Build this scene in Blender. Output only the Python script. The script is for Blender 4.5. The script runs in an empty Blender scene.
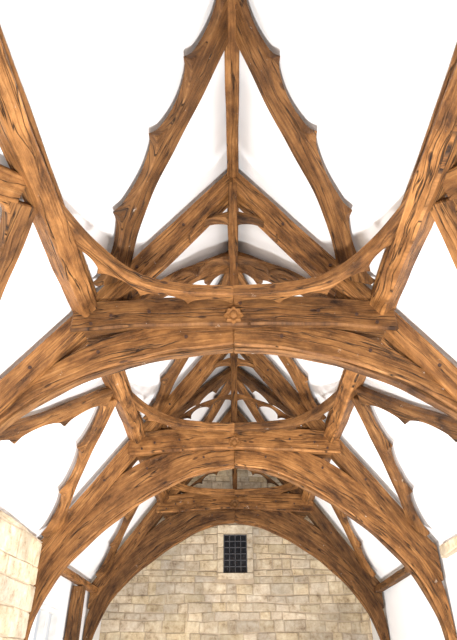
import bpy, math, random
from mathutils import Vector
random.seed(7)
C=bpy.context; S=C.scene
CH=1.6           # eye height
RZ=5.75+CH; SL=1.35
ANG=math.atan(SL); CA=math.cos(ANG); SA=math.sin(ANG)
HW=3.0
BAY=3.65; D1=4.82
TR=[.1, D1, D1+BAY, D1+2*BAY]
YB=-2.4; YG=13.6

# ---------------------------------------------------------------- materials
def newmat(n):
    m=bpy.data.materials.new(n); m.use_nodes=True
    nt=m.node_tree; nt.nodes.clear()
    o=nt.nodes.new('ShaderNodeOutputMaterial'); b=nt.nodes.new('ShaderNodeBsdfPrincipled')
    nt.links.new(b.outputs[0],o.inputs[0]); return m,nt,b
def N(nt,t,**k):
    n=nt.nodes.new(t)
    for a,v in k.items(): setattr(n,a,v)
    return n
def ramp(nt,stops):
    r=nt.nodes.new('ShaderNodeValToRGB'); e=r.color_ramp.elements
    while len(e)<len(stops): e.new(0.5)
    for i,(p,c) in enumerate(stops):
        e[i].position=p; e[i].color=(*c,1)
    return r
def oak():
    m,nt,b=newmat('oak'); L=nt.links.new
    uv=N(nt,'ShaderNodeUVMap',uv_map='UVMap')
    oi=N(nt,'ShaderNodeObjectInfo')
    mp=N(nt,'ShaderNodeMapping'); mp.inputs['Scale'].default_value=(1.0,38,1)
    L(uv.outputs[0],mp.inputs[0])
    mp0=N(nt,'ShaderNodeMapping'); mp0.inputs['Scale'].default_value=(1.9,3.6,1); L(uv.outputs[0],mp0.inputs[0])
    w=N(nt,'ShaderNodeTexNoise'); w.inputs['Scale'].default_value=1.0; w.inputs['Detail'].default_value=2; L(mp0.outputs[0],w.inputs[0])
    add=N(nt,'ShaderNodeVectorMath',operation='MULTIPLY_ADD')
    L(w.outputs['Color'],add.inputs[0]); add.inputs[1].default_value=(0,3,0); L(mp.outputs[0],add.inputs[2])
    g=N(nt,'ShaderNodeTexNoise'); g.inputs['Scale'].default_value=1.0; g.inputs['Detail'].default_value=8; g.inputs['Roughness'].default_value=.7
    L(add.outputs[0],g.inputs[0])
    r=ramp(nt,[(0.22,(0.10,0.042,0.015)),(0.42,(0.195,0.088,0.031)),(0.56,(0.27,0.130,0.048)),(0.78,(0.38,0.215,0.098))])
    L(g.outputs[0],r.inputs[0])
    big=N(nt,'ShaderNodeTexNoise'); big.inputs['Scale'].default_value=1.1; big.inputs['Detail'].default_value=8; big.inputs['Roughness'].default_value=.68; L(mp0.outputs[0],big.inputs[0])
    br=ramp(nt,[(0.34,(0.20,0.17,0.15)),(0.44,(.62,.57,.52)),(0.54,(1.05,1.02,.98)),(0.68,(1.55,1.58,1.6))]); L(big.outputs[0],br.inputs[0])
    mul=N(nt,'ShaderNodeMixRGB',blend_type='MULTIPLY'); mul.inputs[0].default_value=1; L(r.outputs[0],mul.inputs[1]); L(br.outputs[0],mul.inputs[2])
    hsv=N(nt,'ShaderNodeHueSaturation'); mr=N(nt,'ShaderNodeMapRange'); mr.inputs[3].default_value=.55; mr.inputs[4].default_value=1.2
    L(oi.outputs['Random'],mr.inputs[0]); L(mr.outputs[0],hsv.inputs['Value']); L(mul.outputs[0],hsv.inputs['Color']); hsv.inputs['Saturation'].default_value=1.04
    mpc=N(nt,'ShaderNodeMapping'); mpc.inputs['Scale'].default_value=(.45,9,1); mpc.inputs['Location'].default_value=(3,7,0); L(uv.outputs[0],mpc.inputs[0])
    ad2=N(nt,'ShaderNodeVectorMath',operation='MULTIPLY_ADD'); L(w.outputs['Color'],ad2.inputs[0]); ad2.inputs[1].default_value=(0,1.2,0); L(mpc.outputs[0],ad2.inputs[2])
    c=N(nt,'ShaderNodeTexNoise'); c.inputs['Scale'].default_value=1; c.inputs['Detail'].default_value=3; L(ad2.outputs[0],c.inputs[0])
    cr=ramp(nt,[(0.0,(1,1,1)),(0.486,(1,1,1)),(0.5,(0.04,0.03,0.025)),(0.514,(1,1,1))]); L(c.outputs[0],cr.inputs[0])
    gate=N(nt,'ShaderNodeMath',operation='GREATER_THAN'); gate.inputs[1].default_value=.46; L(big.outputs[0],gate.inputs[0])
    mc=N(nt,'ShaderNodeMixRGB',blend_type='MULTIPLY'); L(gate.outputs[0],mc.inputs[0]); L(hsv.outputs[0],mc.inputs[1]); L(cr.outputs[0],mc.inputs[2])
    vo=N(nt,'ShaderNodeTexVoronoi'); mk=N(nt,'ShaderNodeMapping'); mk.inputs['Scale'].default_value=(2.0,4.5,1); L(uv.outputs[0],mk.inputs[0]); L(mk.outputs[0],vo.inputs[0]); vo.inputs['Scale'].default_value=1
    kr=ramp(nt,[(0.0,(0.1,0.08,0.06)),(0.07,(0.25,0.2,0.17)),(0.11,(1,1,1))]); L(vo.outputs['Distance'],kr.inputs[0])
    m2=N(nt,'ShaderNodeMixRGB',blend_type='MULTIPLY'); m2.inputs[0].default_value=.85; L(mc.outputs[0],m2.inputs[1]); L(kr.outputs[0],m2.inputs[2])
    tc=N(nt,'ShaderNodeTexCoord'); fl=N(nt,'ShaderNodeTexNoise'); fl.inputs['Scale'].default_value=9; fl.inputs['Detail'].default_value=8; fl.inputs['Roughness'].default_value=.75; L(tc.outputs['Object'],fl.inputs[0])
    fr=ramp(nt,[(0.65,(0,0,0)),(0.70,(1,1,1))]); L(fl.outputs[0],fr.inputs[0])
    m3=N(nt,'ShaderNodeMixRGB'); L(fr.outputs[0],m3.inputs[0]); L(m2.outputs[0],m3.inputs[1]); m3.inputs[2].default_value=(.5,.43,.36,1)
    L(m3.outputs[0],b.inputs['Base Color']); b.inputs['Roughness'].default_value=.66; b.inputs['Specular IOR Level'].default_value=.28
    bm_=N(nt,'ShaderNodeBump'); bm_.inputs['Strength'].default_value=.8; bm_.inputs['Distance'].default_value=.025
    sm=N(nt,'ShaderNodeMath',operation='ADD'); L(g.outputs[0],sm.inputs[0]); L(cr.outputs[0],sm.inputs[1])
    sm2=N(nt,'ShaderNodeMath',operation='MULTIPLY_ADD'); L(big.outputs[0],sm2.inputs[0]); sm2.inputs[1].default_value=1.5; L(sm.outputs[0],sm2.inputs[2])
    L(sm2.outputs[0],bm_.inputs['Height']); L(bm_.outputs[0],b.inputs['Normal'])
    return m
def plaster():
    m,nt,b=newmat('lime_plaster'); L=nt.links.new
    tc=N(nt,'ShaderNodeTexCoord'); n=N(nt,'ShaderNodeTexNoise'); n.inputs['Scale'].default_value=1.2; n.inputs['Detail'].default_value=5; L(tc.outputs['Object'],n.inputs[0])
    r=ramp(nt,[(0.3,(.88,.88,.885)),(0.7,(.93,.93,.935))]); L(n.outputs[0],r.inputs[0]); L(r.outputs[0],b.inputs['Base Color'])
    b.inputs['Roughness'].default_value=.9
    bp=N(nt,'ShaderNodeBump'); bp.inputs['Strength'].default_value=.15; bp.inputs['Distance'].default_value=.02; L(n.outputs[0],bp.inputs['Height']); L(bp.outputs[0],b.inputs['Normal'])
    return m
def stone():
    m,nt,b=newmat('limestone'); L=nt.links.new
    tc=N(nt,'ShaderNodeTexCoord')
    at=N(nt,'ShaderNodeAttribute',attribute_name='tone')
    n=N(nt,'ShaderNodeTexNoise'); n.inputs['Scale'].default_value=6; n.inputs['Detail'].default_value=10; n.inputs['Roughness'].default_value=.75; L(tc.outputs['Object'],n.inputs[0])
    r=ramp(nt,[(0.32,(.30,.21,.13)),(0.45,(.60,.49,.35)),(0.64,(.78,.70,.56))]); L(n.outputs[0],r.inputs[0])
    n2=N(nt,'ShaderNodeTexNoise'); n2.inputs['Scale'].default_value=1.1; n2.inputs['Detail'].default_value=5; L(tc.outputs['Object'],n2.inputs[0])
    r2=ramp(nt,[(0.38,(.78,.77,.77)),(0.6,(1.05,1.03,1.0))]); L(n2.outputs[0],r2.inputs[0])
    mu=N(nt,'ShaderNodeMixRGB',blend_type='MULTIPLY'); mu.inputs[0].default_value=1; L(r.outputs[0],mu.inputs[1]); L(at.outputs['Color'],mu.inputs[2])
    mv=N(nt,'ShaderNodeMixRGB',blend_type='MULTIPLY'); mv.inputs[0].default_value=1; L(mu.outputs[0],mv.inputs[1]); L(r2.outputs[0],mv.inputs[2])
    L(mv.outputs[0],b.inputs['Base Color']); b.inputs['Roughness'].default_value=.92
    bp=N(nt,'ShaderNodeBump'); bp.inputs['Strength'].default_value=1; bp.inputs['Distance'].default_value=.05; L(n.outputs[0],bp.inputs['Height']); L(bp.outputs[0],b.inputs['Normal'])
    return m
def flat(name,col,rough=.7,metal=0):
    m,nt,b=newmat(name); L=nt.links.new
    tc=N(nt,'ShaderNodeTexCoord'); n=N(nt,'ShaderNodeTexNoise'); n.inputs['Scale'].default_value=6; n.inputs['Detail'].default_value=5; L(tc.outputs['Object'],n.inputs[0])
    r=ramp(nt,[(0.3,tuple(c*.8 for c in col)),(0.7,tuple(min(1,c*1.1) for c in col))]); L(n.outputs[0],r.inputs[0]); L(r.outputs[0],b.inputs['Base Color'])
    b.inputs['Roughness'].default_value=rough; b.inputs['Metallic'].default_value=metal; return m
OAK=oak(); PL=plaster(); ST=stone()
MORT=flat('mortar',(.50,.40,.29),.95)
GLASS=flat('leaded_glass',(.012,.014,.018),.25)
LEAD=flat('lead',(.10,.10,.11),.6)
PAINT=flat('window_paint',(.8,.79,.76),.5)
FLAG=flat('flagstone',(.55,.5,.43),.85)
PEGM=flat('peg_oak',(.05,.02,.01),.7)

# ---------------------------------------------------------------- helpers
def obj(name,vs,fs,mat,parent=None):
    me=bpy.data.meshes.new(name); me.from_pydata([tuple(v) for v in vs],[],fs); me.update()
    o=bpy.data.objects.new(name,me); S.collection.objects.link(o); me.materials.append(mat)
    if parent: o.parent=parent
    return o
def cat(P,n=10):
    P=[Vector(p) for p in P]; out=[]
    Q=[2*P[0]-P[1]]+P+[2*P[-1]-P[-2]]
    for i in range(1,len(Q)-2):
        for k in range(n):
            t=k/n; a,b,c,d=Q[i-1],Q[i],Q[i+1],Q[i+2]
            out.append(.5*((2*b)+(c-a)*t+(2*a-5*b+4*c-d)*t*t+(3*b-a-3*c+d)*t**3))
    out.append(P[-1]); return out
def strip(name,A,B,O,EX,EY,th,parent=None,wob=.008,bev=.012,mat=None,noff=0):
    O=Vector(O);EX=Vector(EX);EY=Vector(EY);NN=EX.cross(EY).normalized()
    n=len(A); ru=random.uniform(0,50); rv=random.uniform(0,50); ph=[random.uniform(0,6.3) for _ in range(6)]
    vs=[];uv=[];u=0
    for i in range(n):
        a=Vector(A[i]);b=Vector(B[i])
        if i: u+=((Vector(A[i])+Vector(B[i]))/2-(Vector(A[i-1])+Vector(B[i-1]))/2).length
        d=(a-b); w=d.length; dn=d/w if w>1e-6 else Vector((0,0))
        wa=wob*(math.sin(u*3.1+ph[0])+.6*math.sin(u*7.7+ph[1])); wb=wob*(math.sin(u*2.7+ph[2])+.6*math.sin(u*8.9+ph[3]))
        a=a+dn*wa; b=b+dn*wb
        tt=th/2+wob*.5*math.sin(u*2.3+ph[4])
        for p,vv,s in ((a,w,1),(b,0,1),(b,0,-1),(a,w,-1)):
            vs.append(O+EX*p.x+EY*p.y+NN*(s*tt+noff)); uv.append((u+ru,vv+rv+(th if s<0 else 0)))
    fs=[]
    for i in range(n-1):
        k=4*i;j=k+4
        for q in range(4):
            r=(q+1)%4
            fs.append((k+q,k+r,j+r,j+q))
    fs.append((3,2,1,0)); e=4*(n-1); fs.append((e,e+1,e+2,e+3))
    o=obj(name,vs,fs,mat or OAK,parent); me=o.data
    l=me.uv_layers.new(name='UVMap')
    for lp in me.loops: l.data[lp.index].uv=uv[lp.vertex_index]
    import bmesh
    bm=bmesh.new(); bm.from_mesh(me); bmesh.ops.recalc_face_normals(bm,faces=bm.faces); bm.to_mesh(me); bm.free()
    if bev:
        m=o.modifiers.new('b','BEVEL'); m.width=bev; m.segments=1; m.limit_method='ANGLE'; m.angle_limit=math.radians(50)
    return o
def lin(p,q,n=16):
    p=Vector(p);q=Vector(q); return [p.lerp(q,i/n) for i in range(n+1)]
def resample(cl,n):
    L=[0]
    for i in range(1,len(cl)): L.append(L[-1]+(cl[i]-cl[i-1]).length)
    out=[];k=0
    for i in range(n+1):
        s=L[-1]*i/n
        while k<len(cl)-2 and L[k+1]<s: k+=1
        out.append(cl[k].lerp(cl[k+1],min(1,(s-L[k])/(L[k+1]-L[k]))))
    return out
def cusped(cl,w,amp,ns,side,phase=0,taper=None,pw=.7,inner=0):
    cl=resample(cl,ns*20)
    n=len(cl); A=[];B=[]
    for i in range(n):
        t=i/(n-1)
        d=(cl[min(n-1,i+2)]-cl[max(0,i-2)]).normalized(); nn=Vector((-d.y,d.x))*side
        ww=w*(taper(t) if taper else 1)
        s=abs(math.sin(math.pi*(ns*t+phase)))
        nib=.3*max(0,1-s*3.0)       # small pointed nib on the tip of every cusp
        A.append(cl[i]+nn*(ww/2-amp*(s**pw)*.8+amp*.3+amp*nib)); B.append(cl[i]-nn*(ww/2+inner*math.sin(2*math.pi*t)))
    return A,B
def box(name,c,s,mat,parent=None,bev=0):
    x,y,z=[k/2 for k in s]; vs=[(c[0]+a*x,c[1]+b*y,c[2]+d*z) for a in(-1,1) for b in(-1,1) for d in(-1,1)]
    fs=[(0,1,3,2),(4,6,7,5),(0,4,5,1),(2,3,7,6),(0,2,6,4),(1,5,7,3)]
    o=obj(name,vs,fs,mat,parent)
    if bev: m=o.modifiers.new('b','BEVEL'); m.width=bev; m.segments=2
    return o
def empty(name,loc=(0,0,0)):
    e=bpy.data.objects.new(name,None); S.collection.objects.link(e); e.empty_display_size=.2; return e

# ---------------------------------------------------------------- trusses
IN_F=[(0,2.89),(.6,2.83),(1.2,2.67),(1.75,2.42),(2.25,2.04),(2.6,1.55),(2.82,.98),(2.9,.3)]
IN_P=[(0,2.87),(.6,2.76),(1.2,2.48),(1.75,2.11),(2.25,1.68),(2.6,1.25),(2.82,.75),(2.9,.3)]
OUT=[(0,3.10),(.6,3.10),(1.2,3.05),(1.75,2.74),(2.3,2.16),(2.72,1.6),(2.95,1.1),(2.99,.3)]
def truss(D,IN):
    T=empty('roof_truss'); O=(0,D,CH); EY=(0,0,1)
    for sx,sd in ((1,'right'),(-1,'left')):
        EX=(sx,0,0)
        strip('principal_'+sd,lin((0.0,5.60),(2.95,5.60-2.95*SL)),lin((0.0,5.18),(2.95,5.14-2.95*SL)),O,EX,EY,.25,T)
        strip('arch_brace_'+sd,cat(OUT,8),cat(IN,8),O,EX,EY,.17,T)
        I=cat(IN,8); J=[p+Vector((-.0,.07)) if i<20 else p+Vector((.05,.05)) for i,p in enumerate(I)]
        I2=[p+Vector((-.02,-.03)) for p in I]; I2[0].x=0
        strip('arch_moulding_'+sd,J,I2,O,EX,EY,.10,T)
        cl=cat([(0.04,4.80),(.35,4.68),(.76,4.40),(1.06,4.0),(1.2,3.5)],12)
        A,B=cusped(cl,.11,.13,3,-1); strip('cusped_strut_'+sd,A,B,O,EX,EY,.13,T,wob=.003,bev=.008)
        cl=cat([(0.05,4.10),(.3,4.02),(.6,3.9),(.85,3.72),(1.1,3.5)],12)
        A,B=cusped(cl,.07,.09,3,-1); strip('cusped_foil_'+sd,A,B,O,EX,EY,.11,T,wob=.003,bev=.008)
    A=[Vector((x,3.48-.035*x*x)) for x in [-1.72+i*.172 for i in range(21)]]
    B=[Vector((x,3.10-.03*x*x)) for x in [-1.72+i*.172 for i in range(21)]]
    strip('collar_beam',A,B,O,(1,0,0),EY,.32,T,bev=.02)
    strip('king_strut',lin((-.055,5.3),(-.05,3.42)),lin((.055,5.3),(.05,3.42)),O,(1,0,0),EY,.28,T,wob=.003)
    vs=[];n=32
    for ring,(rr,yy) in enumerate(((.0,-.05),(.03,-.045),(.045,-.02),(.085,-.035),(.1,0))):
        for i in range(n):
            a=2*math.pi*i/n; r=.95*rr*(1+(.14*math.cos(8*a) if ring>2 else 0))
            vs.append((r*math.cos(a),D-.16+yy,CH+3.2+r*math.sin(a)))
    fs=[(k*n+i,k*n+(i+1)%n,(k+1)*n+(i+1)%n,(k+1)*n+i) for k in range(4) for i in range(n)]
    obj('carved_boss',vs,fs,OAK,T)
    pv=[];pf=[]
    for (x,z,hy) in [(-.06,3.4,.16),(.07,3.36,.16),(-.9,3.25,.16),(-1.3,3.2,.16),(.9,3.25,.16),(1.3,3.2,.16),(1.5,3.1,.16),(-1.5,3.1,.16),(.5,2.98,.085),(-.5,2.98,.085),(1.4,2.8,.085),(-1.4,2.8,.085),(2.05,2.6,.125),(-2.05,2.6,.125),(.6,4.55,.125),(-.6,4.55,.125),(1.1,3.9,.125),(-1.1,3.9,.125)]:
        b0=len(pv)
        for yy in (-hy-.02,-hy+.02):
            for i in range(8):
                a=i*math.pi/4; pv.append((x+.018*math.cos(a),D+yy,CH+z+.018*math.sin(a)))
        pf.append(tuple(b0+i for i in range(8)))
        pf+= [(b0+i,b0+(i+1)%8,b0+8+(i+1)%8,b0+8+i) for i in range(8)]
    obj('oak_pegs',pv,pf,PEGM,T)
for k,D in enumerate(TR): truss(D,IN_F if k<2 else IN_P)

# ---------------------------------------------------------------- longitudinal timbers
ys=[YB+i*(YG-YB)/60 for i in range(61)]
strip('ridge_beam',[(y,.075) for y in ys],[(y,-.075) for y in ys],(0,0,RZ-.2),(0,1,0),(1,0,0),.3,wob=.004)
for sx in (1,-1):
    EY=Vector((sx*CA,0,-SA)); inn=Vector((-sx*SA,0,-CA))
    P=empty('purlin')
    strip('purlin_beam',[(y,2.80) for y in ys],[(y,3.0) for y in ys],Vector((0,0,RZ))+inn*.15,(0,1,0),EY,.25,P,wob=.008,bev=.02)
    strip('purlin_fillet',[(y,2.69) for y in ys],[(y,2.81) for y in ys],Vector((0,0,RZ))+inn*.08,(0,1,0),EY,.12,P,wob=.004)
    yp=[8.55+i*(12.0-8.55)/20 for i in range(21)]
    strip('wall_plate',[(y,.07) for y in yp],[(y,-.07) for y in yp],(sx*2.86,0,CH+1.5),(0,1,0),(1,0,0),.11,wob=.004)
    OB=Vector((0,0,RZ))+inn*.13
    tap=lambda t: .92+.3*abs(2*t-1)**2
    for k,D in enumerate(TR):
        for dy in (-1,1):
            if k==3 and dy>0: continue
            if k==0 and dy<0: continue
            nb=TR[k+dy]; ye=(D+nb)/2; yl=ye
            if (k==1 and dy<0) or (k==0 and dy>0): yl=D1-BAY/2
            sd=(1 if dy<0 else -1)
            p0=Vector((ye-dy*.05,.12)); p1=Vector((D+dy*.12,2.45))
            cl=cat([p0,p0.lerp(p1,.33)+Vector((-dy*.0,.08)),p0.lerp(p1,.68)+Vector((dy*.06,.16)),p1],18)
            A,B=cusped(cl,.35,.15,4,sd,taper=tap,inner=.03)
            strip('wind_brace',A,B,OB,(0,1,0),EY,.1,wob=.008)
            p0=Vector((yl-dy*.05,3.05)); p1=Vector((D+dy*.12,4.74))
            cl=cat([p0,p0.lerp(p1,.33)+Vector((-dy*.0,.08)),p0.lerp(p1,.68)+Vector((-dy*.0,.05)),p1],18)
            A,B=cusped(cl,.24,.12,3,sd,taper=tap,inner=.02)
            strip('wind_brace',A,B,OB,(0,1,0),EY,.1,wob=.008)
        cl=cat([(1.62,-1.62),(1.36,-.95),(1.0,-.47),(.52,-.29),(0.0,-.245)],20)
        A,B=cusped(cl,.16,.10,5,(-1))
        strip('collar_brace',A,B,(0,D,CH+3.42),(sx,0,0),(0,1,0),.12,wob=.003,bev=.008)

# ---------------------------------------------------------------- shell
X=HW; ZW=RZ-SL*HW
T=.25
vs=[];fs=[]
for sx in(1,-1):
    b=len(vs)
    up=Vector((sx*SA,0,CA))*T
    for y in (YB-.3,YG+.5):
        for p in (Vector((0,y,RZ)),Vector((sx*(X+.5),y,RZ-SL*(X+.5)))):
            vs.append(p); 
        vs.append(Vector((sx*(X+.5),y,RZ-SL*(X+.5)))+up); vs.append(Vector((0,y,RZ+T/CA)))
    fs+=[(b,b+1,b+5,b+4),(b+1,b+2,b+6,b+5),(b+2,b+3,b+7,b+6),(b,b+3,b+2,b+1),(b+4,b+5,b+6,b+7)]
obj('ceiling',vs,fs,PL)
box('floor',(0,(YB+YG)/2,-.1),(2*X+.8,YG-YB+1,.2),FLAG)
box('wall_back',(0,YB-.15,RZ/2-.4),(2*X+.4,.3,RZ+.6),PL)
box('wall_right',(X+.15,(YB+YG)/2,ZW/2),(.3,YG-YB+.4,ZW),PL)
WY0,WY1,WZ0,WZ1=9.15,10.45,CH-.5,CH+1.0
P=empty('wall_left')
box('wall_near',(-X-.15,(YB+WY0)/2,ZW/2),(.3,WY0-YB,ZW),PL,P)
box('wall_end',(-X-.15,(WY1+YG)/2,ZW/2),(.3,YG-WY1,ZW),PL,P)
box('wall_under_window',(-X-.15,(WY0+WY1)/2,WZ0/2),(.3,WY1-WY0,WZ0),PL,P)
box('wall_over_window',(-X-.15,(WY0+WY1)/2,(WZ1+ZW)/2),(.3,WY1-WY0,ZW-WZ1),PL,P)
Wn=empty('window_2')
for y in (WY0+.04,(WY0+WY1)/2,WY1-.04): box('mullion',(-X-.1,y,(WZ0+WZ1)/2),(.12,.08,WZ1-WZ0),PAINT,Wn,.01)
for z in (WZ0+.04,(WZ0+WZ1)/2+.2,WZ1-.04): box('transom',(-X-.1,(WY0+WY1)/2,z),(.1,WY1-WY0,.07),PAINT,Wn,.01)
strip('timber_post',lin((0,-1.6),(0,1.42)),lin((.26,-1.6),(.26,1.42)),(-X+.13,10.7,CH),(0,1,0),(0,0,1),.2)

def stones(name,O,EX,EY,W,H,depth,skip=None,maxh=.2,minh=.11,inside=None,parent=None,wmin=.16,wmax=.5,light=1.0):
    O=Vector(O);EX=Vector(EX);EY=Vector(EY);NN=EX.cross(EY).normalized()
    vs=[];fs=[];tones=[]
    z=0; row=0
    def wav(x,r):   # slightly uneven courses
        return .018*math.sin(x*1.7+r*.9)+.010*math.sin(x*4.3+r*2.1)
    while z<H-.03:
        h=min(random.uniform(minh,maxh),H-z)
        x=-random.uniform(0,.3)
        while x<W:
            w=random.uniform(wmin,wmax); x0=max(0,x);x1=min(W,x+w); x+=w
            if x1-x0<.04: continue
            segs=[(x0,x1)]
            if skip:
                sx0,sx1,sz0,sz1=skip
                if z+h>sz0-.02 and z<sz1+.02:
                    segs=[(a,b_) for a,b_ in ((x0,min(x1,sx0)),(max(x0,sx1),x1)) if b_-a>.04]
                    if x0>=sx0 and x1<=sx1: segs=[]
            for a,c in segs:
                if inside and not inside((a+c)/2,z+h/2): continue
                g=random.uniform(.005,.013); d=random.uniform(0,.026); e=.012
                b=len(vs); j=lambda: random.uniform(-.010,.010)
                q=[(a+g+j(),z+g+j()+wav(a,row)),(c-g+j(),z+g+j()+wav(c,row)),(c-g+j(),z+h-g+j()+wav(c,row+1)),(a+g+j(),z+h-g+j()+wav(a,row+1))]
                cx=(a+c)/2;cz=z+h/2
                for p in q: vs.append(O+EX*p[0]+EY*p[1])
                for p in q: vs.append(O+EX*p[0]+EY*p[1]+NN*(depth+d-.012))
                for p in q:
                    vs.append(O+EX*(p[0]+(e if p[0]<cx else -e))+EY*(p[1]+(e if p[1]<cz else -e))+NN*(depth+d))
                f0=[(b+i,b+(i+1)%4,b+4+(i+1)%4,b+4+i) for i in range(4)]+[(b+4+i,b+4+(i+1)%4,b+8+(i+1)%4,b+8+i) for i in range(4)]+[(b+8,b+9,b+10,b+11)]
                fs+=f0; v=random.uniform(.82,1.18)*light; wm=random.uniform(-.03,.07)
                tones+=[(v*(1+wm*.4),v,v*(1-wm*1.5),1)]*len(f0)
        z+=h; row+=1
    o=obj(name,vs,fs,ST,parent); ca=o.data.color_attributes.new('tone','FLOAT_COLOR','CORNER')
    for p,t in zip(o.data.polygons,tones):
        for li in p.loop_indices: ca.data[li].color=t
    return o
WF=empty('wall_far')
GW=2*X+.4
wz0,wz1,wx0,wx1=CH+2.06,CH+2.93,-.28,.28
for nm,c,s in (('mortar_left',((-GW/2+wx0)/2,YG+.2,RZ/2),(wx0+GW/2,.36,RZ)),('mortar_right',((GW/2+wx1)/2,YG+.2,RZ/2),(GW/2-wx1,.36,RZ)),
               ('mortar_under',(0,YG+.2,wz0/2),(wx1-wx0,.36,wz0)),('mortar_over',(0,YG+.2,(wz1+RZ)/2),(wx1-wx0,.36,RZ-wz1))):
    box(nm,c,s,MORT,WF)
stones('rubble_stones',(-GW/2,YG+.02,0),(1,0,0),(0,0,1),GW,RZ-.1,.012,skip=(GW/2-.42,GW/2+.42,wz0-.14,wz1+.2),parent=WF,
   inside=lambda x,z: z<RZ-SL*abs(x-GW/2)+.1,minh=.12,maxh=.25,wmin=.16,wmax=.55)
def dressed(nm,c,s,v=1.2,parent=WF):
    o=box(nm,c,s,ST,parent,.012); ca=o.data.color_attributes.new('tone','FLOAT_COLOR','CORNER')
    for d in ca.data: d.color=(v,v*1.0,v*.98,1)
    return o
dressed('lintel',(0,YG,wz1+.1),(.84,.1,.19)); dressed('sill',(0,YG-.01,wz0-.07),(.84,.12,.13))
for sx in(-1,1):
    hs=[.3,.26,.31]; z=wz0
    for h in hs:
        dressed('jamb_stone',(sx*.35,YG,z+h/2),(.14,.1,h-.012),random.uniform(1.05,1.2)); z+=h
W1=empty('window_1')
box('glass',(0,YG+.12,(wz0+wz1)/2),(wx1-wx0,.02,wz1-wz0),GLASS,W1)
for i in range(5):
    x=wx0+.012+(wx1-wx0-.024)*i/4; box('lead_came',(x,YG+.1,(wz0+wz1)/2),(.014,.02,wz1-wz0),LEAD,W1)
for i in range(7):
    z=wz0+.012+(wz1-wz0-.024)*i/6; box('lead_came',(0,YG+.1,z),(wx1-wx0,.02,.014),LEAD,W1)

SL_=empty('stone_wall')
yn=-1.5
box('core',(-2.92,(yn+8.22)/2,(CH+1.66)/2),(.2,8.22-yn,CH+1.66),MORT,SL_)
stones('stones_face',(-2.83,yn,0),(0,1,0),(0,0,1),8.25-yn,CH+1.68,.02,parent=SL_,maxh=.34,minh=.2,wmin=.35,wmax=.9,light=1.0)
SR=empty('stone_ledge')
box('core',(2.97,7.2,CH+1.50),(.08,2.0,.14),MORT,SR)
stones('stones_face',(2.94,8.2,CH+1.42),(0,-1,0),(0,0,1),2.0,.16,.02,parent=SR,maxh=.26,minh=.2,light=1.1)

# ---------------------------------------------------------------- light
w=bpy.data.worlds.new('sky'); S.world=w; w.use_nodes=True
w.node_tree.nodes['Background'].inputs[0].default_value=(.95,.97,1,1); w.node_tree.nodes['Background'].inputs[1].default_value=.8
def area(n,loc,size,pw,tgt):
    l=bpy.data.lights.new(n,'AREA'); l.energy=pw; l.size=size; l.shape='DISK'; l.color=(1,.99,.98)
    o=bpy.data.objects.new(n,l); o.location=loc; S.collection.objects.link(o)
    o.rotation_euler=(Vector(tgt)-Vector(loc)).to_track_quat('-Z','Y').to_euler(); return o
area('unseen_uplight',(0,2.3,.9),.45,430,(0,4.3,7))  # all four uplights are unseen, added near the floor to brighten roof and plaster
area('unseen_uplight',(0,-.8,1.0),.8,100,(0,4.5,6))
area('unseen_uplight',(0,6.6,.6),.6,275,(0,7.8,7))
area('unseen_uplight',(0,10.2,.6),.6,125,(0,11.2,6))
# ---------------------------------------------------------------- camera
cd=bpy.data.cameras.new('camera'); cam=bpy.data.objects.new('camera',cd); S.collection.objects.link(cam); S.camera=cam
cd.sensor_fit='VERTICAL'; cd.sensor_height=36; cd.lens=30; cd.clip_start=.05
cam.location=(0,0,CH); cam.rotation_euler=(math.radians(90+34),0,math.radians(.67))
S.view_settings.view_transform='Standard'
